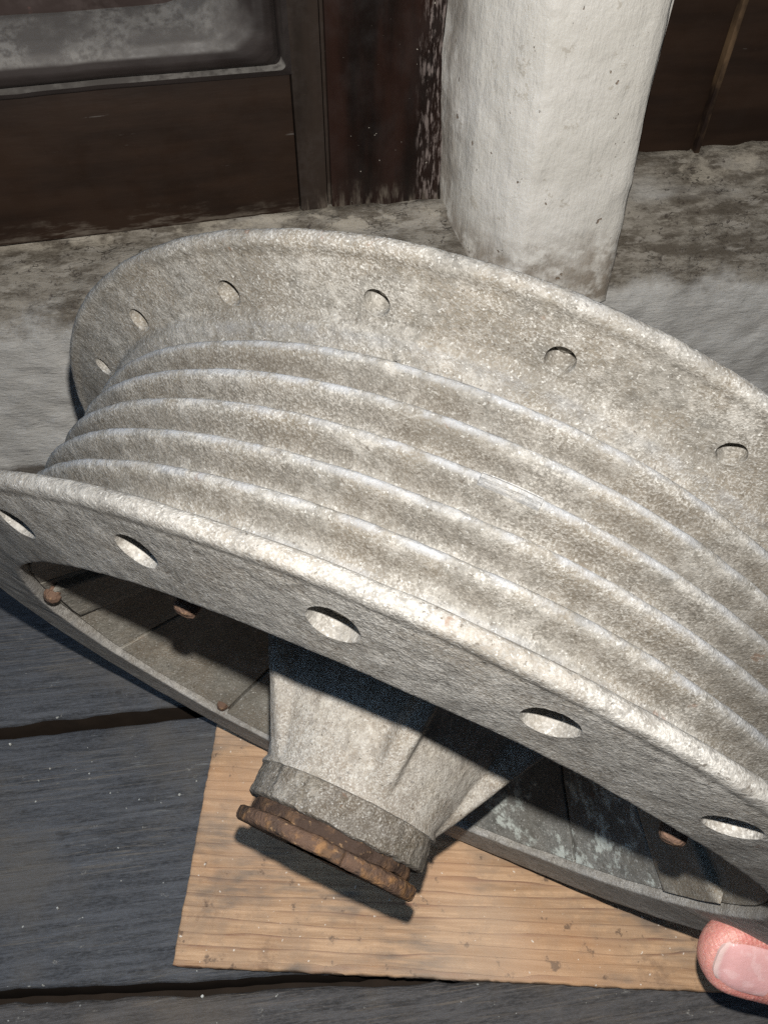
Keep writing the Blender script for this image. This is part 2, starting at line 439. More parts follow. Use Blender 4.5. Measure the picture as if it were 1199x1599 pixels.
# ------------------------------------------------------------------ plinth (swept along X)
def sweepx(name, prof, x0, x1, nx, mat, seed, amp, parent=None, fx=None):
    P = []
    xs = np.linspace(x0, x1, nx)
    for (y, z) in prof:
        for x in xs: P.append((x, y, z))
    P = wobble(P, amp, seed)
    if fx: P = fx(P)
    R = len(prof)
    F = [(r * nx + i, r * nx + i + 1, (r + 1) * nx + i + 1, (r + 1) * nx + i) for r in range(R - 1) for i in range(nx - 1)]
    return link(name, mesh_from(P, F), mat, parent, 60)

def dense(prof, step):
    out = [prof[0]]
    for a, b in zip(prof, prof[1:]):
        n = max(1, int(math.hypot(b[0] - a[0], b[1] - a[1]) / step))
        for k in range(1, n + 1): out.append((a[0] + (b[0] - a[0]) * k / n, a[1] + (b[1] - a[1]) * k / n))
    return out
pp = [(.3242, -.02), (.3240, .0), (.3242, .060), (.3244, .086), (.3262, .0945), (.3310, .1005), (.340, .1065), (.352, .1125), (.362, .1165), (.3655, .1195),
      (.3665, .1225), (.370, .1240), (.392, .1250), (.43, .126)]
pl = sweepx('wall', dense(pp, .0022), -.75, .1305, 300, M['plinth'], 5, [(.0012, .03), (.0009, .008), (.0003, .003)])
tag(pl, 'low grey-white painted plinth with dirty sill under the left door', 'wall', kind='structure')
pp2 = [(.3242, -.02), (.3240, .0), (.3242, .058), (.3246, .078), (.3262, .0905), (.3310, .1005), (.340, .1115), (.352, .1225), (.362, .1310), (.3690, .1375),
       (.3705, .1405), (.375, .1418), (.392, .1424), (.43, .143)]
pr = sweepx('wall', dense(pp2, .0022), .1285, .95, 240, M['plinth'], 5, [(.0012, .03), (.0009, .008), (.0003, .003)])
tag(pr, 'low grey-white painted plinth with stained sill under the right door', 'wall', kind='structure')

# ------------------------------------------------------------------ white post between the doors
def post():
    # outline in XY at several heights, left back -> front -> right back
    def outline(z):
        k = (.235 - z) / .14           # drifts right and spreads a little towards the foot
        k = max(-4.0, k)
        kk = max(0, k)
        xl = .0740 + .0060 * min(k, 1.2); fl_ = .1050 + .0050 * min(k, 1.2); fr = .1530 + .0075 * min(k, 1.2)
        flare = max(0, (.128 - z) / .035)
        xl -= .004 * flare ** 2; fl_ -= .003 * flare ** 2
        rb = fr + .016
        yf = .3212 - .0010 * flare
        return [(xl - .001, .400), (xl, .376), (xl + .004, .364), (xl + .012, .346), (fl_ - .006, .3290), (fl_ - .0012, yf + .0030), (fl_ + .0022, yf + .0004),
                (fl_ + .014, yf), (fr - .014, yf), (fr - .004, yf + .0004), (fr, yf + .0020), (fr + .0022, yf + .0065), (fr + .006, .345), (rb - .002, .360), (rb, .40)]
    zs = list(np.linspace(.80, .26, 20)) + list(np.linspace(.255, .096, 75)) + [.094, .0925, .0915, .091, .0908, .0908, .0908]
    V = []; n = None
    for q, z in enumerate(zs):
        o = outline(z)
        o = dense(o, .0026 if q else .0026)
        if n is None:
            base = dense(outline(.2), .0024); 
        # resample to constant count
        L = np.array(outline(z)); d = np.r_[0, np.cumsum(np.hypot(*np.diff(L, axis=0).T))]
        s = np.linspace(0, d[-1], 128)
        X = np.interp(s, d, L[:, 0]); Y = np.interp(s, d, L[:, 1])
        m = len(zs) - 1 - q
        inset = {4: .0003, 3: .0010, 2: .0022, 1: .004, 0: .009}.get(m, 0)
        cx, cy = .13, .38
        Y = Y + inset * 1.0
        X = X + (cx - X) * inset * 3
        for a, b in zip(X, Y): V.append((a, b, z))
        n = 128
    V = wobble(V, [(.0010, .040), (.00045, .010), (.00018, .004)], 31)
    F = [(r * n + i, (r + 1) * n + i, (r + 1) * n + i + 1, r * n + i + 1) for r in range(len(zs) - 1) for i in range(n - 1)]
    o = link('door_post', mesh_from(V, F), M['post'], None, 60)
    return tag(o, 'thick cream white painted post between the two dark doors', 'post')
post()

# ------------------------------------------------------------------ doors
def slab(name, x0, x1, y0, y1, z0, z1, mat, parent, bev=.0015, amp=None, seed=0):
    bm = bmesh.new()
    bmesh.ops.create_cube(bm, size=1)
    for v in bm.verts:
        v.co = Vector((x0 + (v.co.x + .5) * (x1 - x0), y0 + (v.co.y + .5) * (y1 - y0), z0 + (v.co.z + .5) * (z1 - z0)))
    bmesh.ops.bevel(bm, geom=bm.edges[:], offset=bev, segments=2, affect='EDGES', profile=.6)
    me = bpy.data.meshes.new(name); bm.to_mesh(me); bm.free()
    return link(name, me, mat, parent, 40)

ld_ = empty('door', (-.3, .375, .12))
tag(ld_, 'dark brown panelled door left of the white post, dusty moulding across it', 'door')
def part(o, root): o.parent = root; o.matrix_parent_inverse = Matrix.Translation(-root.location); return o
part(slab('rail', -.62, .00705, .3720, .398, .1235, .1912, M['rail'], None), ld_)
part(slab('stile', .0073, .0213, .3716, .398, .1235, .90, M['stile'], None), ld_)
# bolection moulding, mitred corner: profile runs up (outwards from rail) and stands proud of the panel
def moulding():
    prof = [(0, .3725), (.0005, .3702), (.0025, .3690), (.0036, .3712), (.0045, .3700), (.0051, .3675), (.0066, .3652), (.0090, .3638), (.0120, .3638), (.0148, .3652), (.0174, .3680), (.0196, .3716), (.0216, .3760), (.0226, .3800), (.0232, .388)]
    prof = dense([(d * 1.25 - .001, .3725 + (y - .3725) * 1.35) for d, y in prof], .0009)
    V = []; F = []
    rings = []
    xs = list(np.linspace(-.60, -.02, 60)) + [None]
    n = len(prof)
    tilt = .030
    for x in np.linspace(-.60, -.052, 70):
        rings.append([(x, y, .1905 + d) for d, y in prof])
    for k in range(1, 16):             # the inner contour turns the corner in a curve
        ph = -pi / 2 + pi / 2 * k / 16
        rg = []
        for d, y in prof:
            rf = .95 * d + .0004
            rg.append((.0068 - d - rf + rf * cos(ph), y, .1905 + d + rf + rf * sin(ph)))
        rings.append(rg)
    for z in np.linspace(.255, .88, 50):
        rings.append([(.0068 - d, y, z) for d, y in prof])
    for r in rings: V += r
    V = wobble(V, [(.0005, .02), (.0002, .005)], 77)
    F = [(r * n + i, (r + 1) * n + i, (r + 1) * n + i + 1, r * n + i + 1) for r in range(len(rings) - 1) for i in range(n - 1)]
    F = [tuple(reversed(f)) for f in F]
    return link('moulding', mesh_from(V, F), M['mould'], None, 45)
part(moulding(), ld_)
part(slab('panel', -.60, -.0195, .3790, .390, .2165, .88, M['panel'], None), ld_)

ld_.location = (.0213, .375, .12); 
for ch in ld_.children: ch.matrix_parent_inverse = Matrix.Translation((-.0213, -.375, -.12))
ld_.rotation_euler = (0, 0, radians(6.5))
fr = empty('door_frame', (.05, .38, .12))
tag(fr, 'dark glossy brown upright frame post squeezed against the white post, left side', 'door frame')
part(slab('jamb', .0235, .0850, .3735, .40, .1215, .90, M['frame'], None, .002), fr)
part(slab('stop_strip', .0219, .0236, .3760, .40, .1220, .90, M['stile'], None, .0005), fr)

rd = empty('door', (.3, .38, .14))
tag(rd, 'near-black door right of the white post, with a worn brown upright edge', 'door')
part(slab('stile', .1803, .2120, .3765, .398, .1405, .90, M['rail'], None, .0025), rd)
part(slab('worn_edge', .2124, .2152, .3742, .398, .1405, .90, M['edge'], None, .0006), rd)
part(slab('panel', .2156, .95, .3800, .398, .1405, .90, M['rail'], None, .002), rd)

ws = slab('paint_strip', .1765, .1800, .3745, .398, .1400, .90, M['post'], None, .001)
ws.name = 'white_bead'
tag(ws, 'thin strip of flaking white paint beside the near-black door on the right', 'trim')

# ------------------------------------------------------------------ pine board on the floor
def board():
    L, D, T = .245, .150, .0042
    bm = bmesh.new()
    nx, ny = 160, 90
    V = []; F = []
    # rounded-edge box as closed grid: top with skirt
    xs = np.linspace(0, L, nx); ys = np.linspace(0, D, ny)
    ringX = [( .0, -T + .0002), (0, -.0009), (.0003, -.0003), (.0010, 0)]
    idx = {}
    def gx(i): return xs[i]
    P = []
    for j in range(ny):
        for i in range(nx):
            P.append((xs[i], ys[j], T))
    P = np.array(P)
    P[:, 2] += .00018 * vnoise(P * np.array([.3, 1, 1]), 200, 3)
    # perimeter
    per = [(i, 0) for i in range(nx)] + [(nx - 1, j) for j in range(1, ny)] + [(i, ny - 1) for i in range(nx - 2, -1, -1)] + [(0, j) for j in range(ny - 2, 0, -1)]
    F = [(j * nx + i, j * nx + i + 1, (j + 1) * nx + i + 1, (j + 1) * nx + i) for j in range(ny - 1) for i in range(nx - 1)]
    base = len(P); rows = []
    prev = [j * nx + i for i, j in per]
    pts = P[prev]
    c = np.array([L / 2, D / 2, 0])
    nn = len(per)
    rag = .00018 * vnoise(pts, 350, 9) + .0004 * vnoise(pts, 40, 10)
    out = np.zeros((nn, 3))
    for k, (i, j) in enumerate(per):
        if j == 0: out[k, 1] = -1
        if j == ny - 1: out[k, 1] = 1
        if i == 0: out[k, 0] = -1
        if i == nx - 1: out[k, 0] = 1
    P[prev] += out * rag[:, None]
    pts = P[prev]
    allP = [P]
    for (o_, z_) in ((.0005, T - .0003), (.0007, T - .0010), (.0007, .0013), (.0003, .0002)):
        q = pts + out * o_; q[:, 2] = z_
        q += out * (.0003 * vnoise(q, 500, 12))[:, None]
        s = base; allP.append(q); cur = list(range(s, s + nn)); base += nn
        for k in range(nn): F.append((prev[k], cur[k], cur[(k + 1) % nn], prev[(k + 1) % nn]))
        prev = cur
    F.append(tuple(prev))
    o = link('wooden_board', mesh_from(np.concatenate(allP), F), M['pine'], None, 50)
    o.location = (-.0664, .0611, .0010)
    o.rotation_euler = (0, 0, radians(-9.7))
    tag(o, 'reddish pine board lying on the floor under the finned drum', 'board')
board()

# ------------------------------------------------------------------ the finned drum
R0 = .125
drum = empty('finned_drum')
n_ = Vector((-0.50856976, -0.83800047, -0.19776756)); e1 = Vector((0.85034605, -0.45278001, -0.26814521)); e2 = Vector((0.13516062, -0.30454141, 0.94286061))
drum.matrix_world = Matrix(((e1.x, e2.x, n_.x, .00625), (e1.y, e2.y, n_.y, .07882), (e1.z, e2.z, n_.z, .12596), (0, 0, 0, 1)))
tag(drum, 'weathered grey cast aluminium finned drum with holed flanges and protruding hub', 'finned drum')
WOB = [(.00028, .030), (.00010, .006), (.00005, .0022)]

def hin(th):
    y = .807 * np.sin(th); x = .807 * np.cos(th)
    return -.0387 + .0371 * y - .0113 * x + .0129 * y * y
def hfront(r, th):
    s = (np.asarray(r) - .807) / (.975 - .807)
    return hin(th) * (1 - s) + (-.037 + .0125 * np.sin(th)) * s
NA = 720
TH = np.arange(NA) * 2 * pi / NA
def revolve(name, loops, mat, wear_or_shade=None, closed=True, wob=WOB, seed=1, ang=50, fn=None, extra=None, pre=None):
    """loops: list of (r, h) where h may be an array over the angle"""
    V = []; W = []
    if wear_or_shade: wear_or_shade = list(wear_or_shade) + [wear_or_shade[-1]] * (len(loops) - len(wear_or_shade))
    for k, (r, h) in enumerate(loops):
        r = np.broadcast_to(r, (NA,)); h = np.broadcast_to(h, (NA,))
        V.append(np.stack([r * np.cos(TH), r * np.sin(TH), h], 1) * R0)
        W.append(np.full(NA, 0 if wear_or_shade is None else wear_or_shade[k]))
    V = np.concatenate(V); W = np.concatenate(W)
    F = []
    for k in range(len(loops) - 1):
        a = k * NA
        F += [(a + i, a + (i + 1) % NA, a + NA + (i + 1) % NA, a + NA + i) for i in range(NA)]
    if extra: V, W, F = extra(V, W, F)
    if pre: V = pre(V)
    V = wobble(V, wob, seed)
    if fn: V = fn(V)
    return link(name, mesh_from(V, F, attr=W), mat, drum, ang)

def hole_sectors(rc, rh, a0, r1, r2, hf, depth, offs):
    """face strip r1..r2 with 20 recessed round holes; sectors centred on the holes"""
    V = []; F = []; W = []; MI = []
    nt, ns = 36, 14
    half = pi / 20
    V2 = []
    for k in range(20):
        ac = a0 + k * 2 * pi / 20
        rs = rh * (1 + .05 * random.uniform(-1, 1))
        blind = 170 < math.degrees(ac) % 360 < 359      # no holes show in the far side of the ring
        dep = 0 if blind else 1
        u0 = radians(offs(math.degrees(ac) % 360)) * rc
        # perimeter in (u = angle offset, r)
        per = [(-half + 2 * half * i / nt, r2) for i in range(nt)] + [(half, r2 + (r1 - r2) * i / ns) for i in range(ns)] \
            + [(half - 2 * half * i / nt, r1) for i in range(nt)] + [(-half, r1 + (r2 - r1) * i / ns) for i in range(ns)]
        m = len(per)
        base = len(V)
        # flat local coordinates
        Q = [(u * rc, r - rc) for u, r in per]
        A = [math.atan2(q[1], q[0] - u0) for q in Q]
        rings = []
        for s in (1, .86, .72, .58, .45, .33, .22, .12, .05, 0):
            rings.append([((1 - s) * (u0 + rs * cos(a)) + s * q[0], (1 - s) * rs * sin(a) + s * q[1], 0.0, 0) for a, q in zip(A, Q)])
        for fr_, dz in ((.975, -.0015), (.965, -.004), (.96, -depth * .5), (.955, -depth)):
            rings.append([(u0 + fr_ * rs * cos(a), fr_ * rs * sin(a), dz, 0) for a in A])
        for fr_, dz in ((.85, -depth * .92), (.6, -depth * .85), (.3, -depth * .82), (.02, -depth * .82)):
            rings.append([(u0 + fr_ * rs * cos(a), fr_ * rs * sin(a), dz, 1) for a in A])
        for ri_, ring in enumerate(rings):
            for (p, q, dz, fl2) in ring:
                dz = dz * dep
                if ri_ == 0: pass
                r = rc + q; th = ac + p / rc
                V.append((r * cos(th), r * sin(th), float(hf(r, th)) + dz)); W.append(0)
        for j in range(len(rings) - 1):
            for i in range(m):
                a, b = base + j * m + i, base + j * m + (i + 1) % m
                F.append((a, a + m, b + m, b)); MI.append(1 if j >= 13 and dep else 0)
    return np.array(V) * R0, F, MI

def with_holes(sect):
    V2, F2, MI = sect
    def ex(V, W, F):
        n = len(V)
        ex.start = len(F)
        return np.concatenate([V, V2]), np.concatenate([W, np.zeros(len(V2))]), F + [tuple(i + n for i in f) for f in F2]
    ex.MI = MI
    return ex
def finish_holes(o, ex, matk):
    me = o.data
    me.materials.append(M[matk])
    for k, m in enumerate(ex.MI):
        if m: me.polygons[ex.start + k].material_index = 1
    bm = bmesh.new(); bm.from_mesh(me)
    bmesh.ops.remove_doubles(bm, verts=bm.verts[:], dist=2e-6)
    bmesh.ops.recalc_face_normals(bm, faces=bm.faces[:])
    bm.to_mesh(me); bm.free()
    for p in me.polygons: p.use_smooth = True
    me.set_sharp_from_angle(angle=radians(50))

# the sector edges must fall on the 720 grid: hole angle 5.5607 + pi = 2.4191 rad (138.6 deg) -> 138.5
A0F = radians(138.5 + 0)      # sector edges at 129.5, 147.5 ... (multiples of .5 degree)
r1, r2 = .818, .966
ex = with_holes(hole_sectors(.905, .034, A0F, r1, r2, hfront, .030, lambda d: {138: -.2, 120: 0, 102: 0, 84: 1.0, 66: 1.7}.get(int(d), 0)))
hN = lambda r: hfront(r, TH)
hb = -.037 + .0125 * np.sin(TH)
loopsA = [(.812, hin(TH) - .030), (.8080, hin(TH) - .020), (.807, hin(TH) - .006), (.8085, hin(TH) - .0015), (.812, hN(.812)), (.818, hN(.818))]
oF = None
def flange_front():
    # inner edge loops and outer bead loops are two separate strips joined by the holed face
    bead = [(.966, hN(.966)), (.972, hb - .0002), (.977, hb + .0002), (.984, hb + .0004), (.991, hb - .0015), (.9955, hb - .0050), (.9975, hb - .011), (.9975, hb - .018),
            (.995, hb - .0235), (.989, hb - .0275), (.975, hb - .030), (.955, hb - .033), (.930, hb - .040), (.905, hb - .049), (.885, hb - .058), (.868, hb * .5 - .075), (.856, hb * .4 - .084), (.847, hb * .1 - .100), (.8400, -.1066)]
    loops = loopsA + bead
    wear_or_shade = [0, 0, .3, .4, .2, 0] + [0, -.3, -.35, -.3, -.2, -.1, 0, 0, 0, .1, .3, .4, .35, .35, .35, .35, .35, .35]
    V = []; 
    def extra(V, W, F):
        k = len(loopsA) - 1      # drop the strip between the two sets
        F = F[:k * NA] + F[(k + 1) * NA:]
        return ex(V, W, F)
    o = revolve('front_flange', loops, M['castface'], wear_or_shade, extra=extra, seed=1)
    finish_holes(o, ex, 'hole')
    return o
flange_front()

# cooling fins: five separate rings butting in the valleys
FH = [-(.1574 + .0621 * i) for i in range(5)]
for i in range(5):
    rc = .8787 + (-.0014) * (i - 2)
    hc = FH[i]
    rv = .8425
    top = -.1066 if i == 0 else hc + .0495
    rv = .8310 if i else .8400
    D = rc - rv
    prof = [(rv, top), (rv + .0003, min(top - .001, hc + .0450) if i else hc + .0440), (rv + .03 * D, hc + .0375), (rv + .11 * D, hc + .0310), (rv + .27 * D, hc + .0250), (rv + .50 * D, hc + .0195), (rv + .73 * D, hc + .0145), (rv + .89 * D, hc + .0098),
            (rv + .975 * D, hc + .0050), (rc, hc + .0004), (rv + .97 * D, hc - .0032), (rv + .86 * D, hc - .0062), (rv + .62 * D, hc - .0088), (rv + .34 * D, hc - .0102), (rv + .10 * D, hc - .0114), (.8310, hc - .0126)]
    if i == 4: prof += [(rv - .0005, hc - .020), (.8430, -.436)]
    wr = [.5, .3, -.1, -.7, -1, -1, -.7, 0, .7, 1, 1, .8, .3, .1, .1, .2] + [.2, .2] * (i == 4)  # ridge shading painted as colour: dark front slopes, crests paler than wear alone
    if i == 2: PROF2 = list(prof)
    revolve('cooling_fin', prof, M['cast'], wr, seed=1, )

def nub(a, h, w, l, r0, r1):
    V = []; F = []
    nu, nv = 6, 10
    for j in range(nv + 1):
        for i in range(nu + 1):
            u = -1 + 2 * i / nu; v = -1 + 2 * j / nv
            k = max(0, 1 - abs(u) ** 3) ** .6
            th = radians(a) + u * w + .004 * v
            rr = r0 + (r1 - r0) * k * (.55 + .45 * v * v)
            V.append((rr * cos(th) * R0, rr * sin(th) * R0, (h + v * l) * R0))
    F = [(j * (nu + 1) + i, j * (nu + 1) + i + 1, (j + 1) * (nu + 1) + i + 1, (j + 1) * (nu + 1) + i) for j in range(nv) for i in range(nu)]
    V = wobble(V, WOB, 1)
    o = link('casting_nub', mesh_from(V, F, attr=[.4] * len(V)), M['cast'], drum, 0)
def scar(a0, a1, prof, k0, k1, lift, val=.9):
    """a slightly raised strip of metal over part of a fin, where the mould halves met"""
    pr_ = prof[k0:k1]; n = len(pr_); m = 40; V = []
    for j in range(m + 1):
        th = radians(a0 + (a1 - a0) * j / m)
        for i, (q, h) in enumerate(pr_):
            e = -.004 if j in (0, m) or i in (0, n - 1) else lift * (1 if i % 4 else .5)
            V.append(((q + e) * cos(th) * R0, (q + e) * sin(th) * R0, h * R0))
    F = [(j * n + i, j * n + i + 1, (j + 1) * n + i + 1, (j + 1) * n + i) for j in range(m) for i in range(n - 1)]
    V = wobble(V, WOB, 1)
    link('casting_scar', mesh_from(V, F, attr=[val] * len(V)), M['cast'], drum, 30)
scar(91.4, 97.2, dense(PROF2, .002), 26, 44, .0048, .6)
nub(109, -.4380, .0060, .0100, .838, .853)

def hback(r, th):
    s = (r - .885) / (.975 - .885)
    return -.472 - .022 * s + 0 * np.asarray(th)
exb = with_holes(hole_sectors(.9077, .0215, radians(165.5), .882, .962, hback, .040, lambda d: (127.5 - d) * .0385 if 50 < d < 175 else 0))
def flange_back():
    A = [(.8430, -.436), (.847, -.440), (.853, -.4435), (.858, -.4475), (.864, -.4500), (.870, -.4530), (.875, -.4600), (.878, -.4680), (.882, -.4713 + .0004)]
    A[-1] = (.882, hback(.882, TH))
    B = [(.962, hback(.962, TH)), (.970, -.4935), (.977, -.4930), (.985, -.4925), (.9925, -.4950), (.997, -.5000), (.9985, -.5060), (.9975, -.5130), (.993, -.5180), (.98, -.521), (.90, -.521), (.80, -.515), (.79, -.50), (.79, -.44)]
    wear_or_shade = [.1, .1, .2, .3, .4, .2, -.3, -.5, -.3] + [-.1, -.2, -.2, -.1, .1, .2, .3, .3, .3, .3, .2, 0, 0, 0]
    def extra(V, W, F):
        k = len(A) - 1
        F = F[:k * NA] + F[(k + 1) * NA:]
        return exb(V, W, F)
    o = revolve('rear_flange', A + B, M['cast'], wear_or_shade, extra=extra, seed=1)
    finish_holes(o, exb, 'cast')
flange_back()

# inside of the drum
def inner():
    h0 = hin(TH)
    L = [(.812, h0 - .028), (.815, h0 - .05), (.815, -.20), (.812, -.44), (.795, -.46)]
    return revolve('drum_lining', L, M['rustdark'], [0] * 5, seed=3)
inner()

# dish: wedge plates from the lip down to the hub, with joints between them
def coneh(r, th):      # height of the dish surface
    return (hin(th) - .018) - 1.0 * (.800 - r) * (1.12 + .05 * np.cos(th))
def wedge(a0, a1, r0, r1, lift, thick, mat, name='dish_plate', gap=.005, seed=0, bev=.006):
    na = max(6, int(math.degrees(a1 - a0) / 1.2)); nr = 26
    V = []; rows = []
    def P(r, th, dz):
        return (r * cos(th) * R0, r * sin(th) * R0, (float(coneh(r, th)) + dz) * R0)
    G = []
    for j in range(nr + 5):
        for i in range(na + 5):
            # border vertices fold down
            bi = min(i, na + 4 - i); bj = min(j, nr + 4 - j)
            ii = min(max(i - 2, 0), na); jj = min(max(j - 2, 0), nr)
            r = r0 + (r1 - r0) * jj / nr
            th = a0 + gap / max(r, .1) + (a1 - a0 - 2 * gap / max(r, .1)) * ii / na
            ox = {0: 0, 1: 0, 2: -bev * .35}.get(bi, 0) if False else 0
            d = 0
            if bi == 0 or bj == 0: d = -thick
            elif bi == 1 or bj == 1: d = -bev * .8
            elif bi == 2 or bj == 2: d = -bev * .25
            if bi >= 2 and bj >= 2:
                if ii == 0: th += bev * .4 / r
                if ii == na: th -= bev * .4 / r
                if jj == 0: r -= bev * .4
                if jj == nr: r += bev * .4
            V.append(P(r, th, lift + d))
    w = na + 5
    F = [(j * w + i, j * w + i + 1, (j + 1) * w + i + 1, (j + 1) * w + i) for j in range(nr + 4) for i in range(w - 1)]
    V = wobble(V, [(.0003, .02), (.00012, .004)], seed)
    o = link(name, mesh_from(V, F, attr=np.zeros(len(V))), mat, drum, 35)
    bm = bmesh.new(); bm.from_mesh(o.data); bmesh.ops.recalc_face_normals(bm, faces=bm.faces[:])
    if sum(f.normal.z for f in bm.faces) < 0: bmesh.ops.reverse_faces(bm, faces=bm.faces[:])
    bm.to_mesh(o.data); bm.free()
    return o
cuts = [-10, 30, 60, 90, 120, 150, 178, 212, 243, 273, 300, 328, 350]
lifts = [0, 0, .002, 0, .001, 0, 0, .0015, .008, -.002, .001, .002, -.001]
for k in range(len(cuts) - 1):
    a, b = cuts[k], cuts[k + 1]
    m = M['dishlich'] if a in (273, 300, 328) else M['dish']
    wedge(radians(a), radians(b), .800, .28, lifts[k], .03, m, seed=3, gap=.0035)
# raised lugs near the lip
for a, b, ra, rb in ((179.5, 194.5, .775, .60), (351.5, 369, .785, .62)):
    wedge(radians(a), radians(b), ra, rb, .030, .045, M['dish'], 'lug', .001, 9, .010)
for a, b in ((60, 74), (112, 126)):
    wedge(radians(a), radians(b), .775, .62, .026, .045, M['dish'], 'lug', .001, 9, .010)

# rusty bolts round the lip
def bolt(a, r, h, rad, ln, dome=.006):
    bm = bmesh.new()
    prof = [(0.0, dome), (rad * .5, dome * .85), (rad * .85, dome * .35), (rad, -.003), (rad * 1.02, -.010), (rad * .98, -ln * .5), (rad * .7, -ln * .55), (rad * .7, -ln)]
    rings = []
    N = 22
    for k, (q, z) in enumerate(prof):
        if k == 0: rings.append([bm.verts.new((0, 0, z * R0))]); continue
        rings.append([bm.verts.new((q * R0 * cos(2 * pi * i / N) * (1 + .05 * random.uniform(-1, 1)), q * R0 * sin(2 * pi * i / N) * (1 + .05 * random.uniform(-1, 1)), z * R0)) for i in range(N)])
    for i in range(N): bm.faces.new((rings[0][0], rings[1][i], rings[1][(i + 1) % N]))
    for k in range(1, len(rings) - 1):
        for i in range(N): bm.faces.new((rings[k][i], rings[k + 1][i], rings[k + 1][(i + 1) % N], rings[k][(i + 1) % N]))
    me = bpy.data.meshes.new('bolt'); bm.to_mesh(me); bm.free()
    o = link('bolt', me, M['bolt'], drum, 60)
    o.location = (r * cos(radians(a)) * R0, r * sin(radians(a)) * R0, h * R0)
    return o
bolt(125, .703, -.016, .019, .10)
bolt(59.5, .739, -.016, .019, .10)
bolt(181.0, .776, -.040, .019, .022, .012)
bolt(-119.0, .786, -.074, .016, .012, .012)

# hub: ribbed cone, boss, spacer, rusty washer
RIBS = [radians(a) for a in (84, 156, 228, 300, 12)]
def hub_r(th, h):
    d = .070 - h
    q = (th - RIBS[0] + pi / 5) % (2 * pi / 5) - pi / 5          # angle from the nearest rib
    flat = cos(pi / 5) / np.cos(pi / 5 - np.abs(q))                 # straight faces between ribs
    k = min(1, max(0, d * 4.5))
    base = (.193 + .44 * min(d, .47)) * (1 - k * 1.0 * (1 - flat))
    wd = .026 / (base + .02)
    ridge = np.exp(-np.abs(q / wd) ** 4)
    return np.maximum(base, base * (1 - ridge) + ridge * (.196 + .63 * min(d, .47)))
hs = list(np.linspace(-.50, .058, 66))
loops = [(hub_r(TH, h), h) for h in hs] + [(.1992, .0640), (.2012, .0700), (.2008, .0735), (.1975, .0746), (.185, .0750)]
revolve('hub', loops, M['hub'], [.15] * len(loops), seed=21, wob=[(.00022, .025), (.00012, .005), (.00007, .002)])
loops = [(.185, .06), (.1965, .0765), (.1985, .085), (.1985, .110), (.1975, .132), (.1950, .1385), (.188, .1415), (.12, .1425)]
loops = [loops[0]] + [(.1945 + .003 * s, .0770 + .06 * s) for s in np.linspace(0, 1, 14)] + loops[-3:]
revolve('hub_collar', loops, M['boss'], [.1] * len(loops), seed=25, wob=[(.00025, .015), (.0003, .0035), (.0002, .0014)])
revolve('spacer_ring', [(.10, .135), (.172, .136), (.176, .142), (.178, .155), (.176, .165), (.10, .166)], M['rustdark'], [0] * 6, seed=28, wob=[(.0006, .01), (.0004, .003)])
def notch(V):
    a = np.arctan2(V[:, 1], V[:, 0])
    r = np.hypot(V[:, 0], V[:, 1]) / R0
    step = np.where((a > radians(20)) & (a < radians(86)), -.0025, 0.0) * np.clip((r - .15) / .03, 0, 1)
    near = np.exp(-((a - radians(86)) / .018) ** 2) * np.clip((r - .15) / .03, 0, 1) * .006
    k = (r + step - near) / np.maximum(r, 1e-6)
    V[:, 0] *= k; V[:, 1] *= k
    return V
revolve('washer', [(.08, .164), (.180, .1645), (.194, .166), (.2000, .170), (.2010, .178), (.2010, .186), (.1990, .192), (.193, .1955), (.08, .196)], M['rust'], [0] * 9, seed=30,
        wob=[(.00025, .014), (.00016, .004), (.00012, .0015)], fn=notch)

# ------------------------------------------------------------------ thumb and hand
# hand frame: origin in the middle of the thumb's end joint pad; A towards the tip, U out of the nail
def camvec(x, y, z): return right * x - up * y - back * z
ang = radians(16)
A = camvec(-cos(ang), -sin(ang), -.02).normalized()
Uq = camvec(-.02, .10, -.98); U = (Uq - A * Uq.dot(A)).normalized()
Wv = U.cross(A).normalized()
tipc = CAM + camvec((1094 - 599.5) / 1211.17 * .214, (1476 - 799.5) / 1211.17 * .214, .214)
person = empty('person', tuple(tipc - A * .03))
tag(person, 'thumb with a pale pink nail gripping the rim at the lower right corner', 'person')
def thumb_section(s):
    """s = distance back from the tip (m) -> half width, half thickness up, down, axis offset"""
    k = min(1, s / .011)
    e = sqrt(max(0, 1 - (1 - k) ** 2.3))
    wv = .0103 * e * (1 + .05 * math.sin(min(s, .03) / .03 * pi)) if s < .03 else .0103 + (s - .03) * .06
    return wv, .0068 * e ** .9, .0082 * e
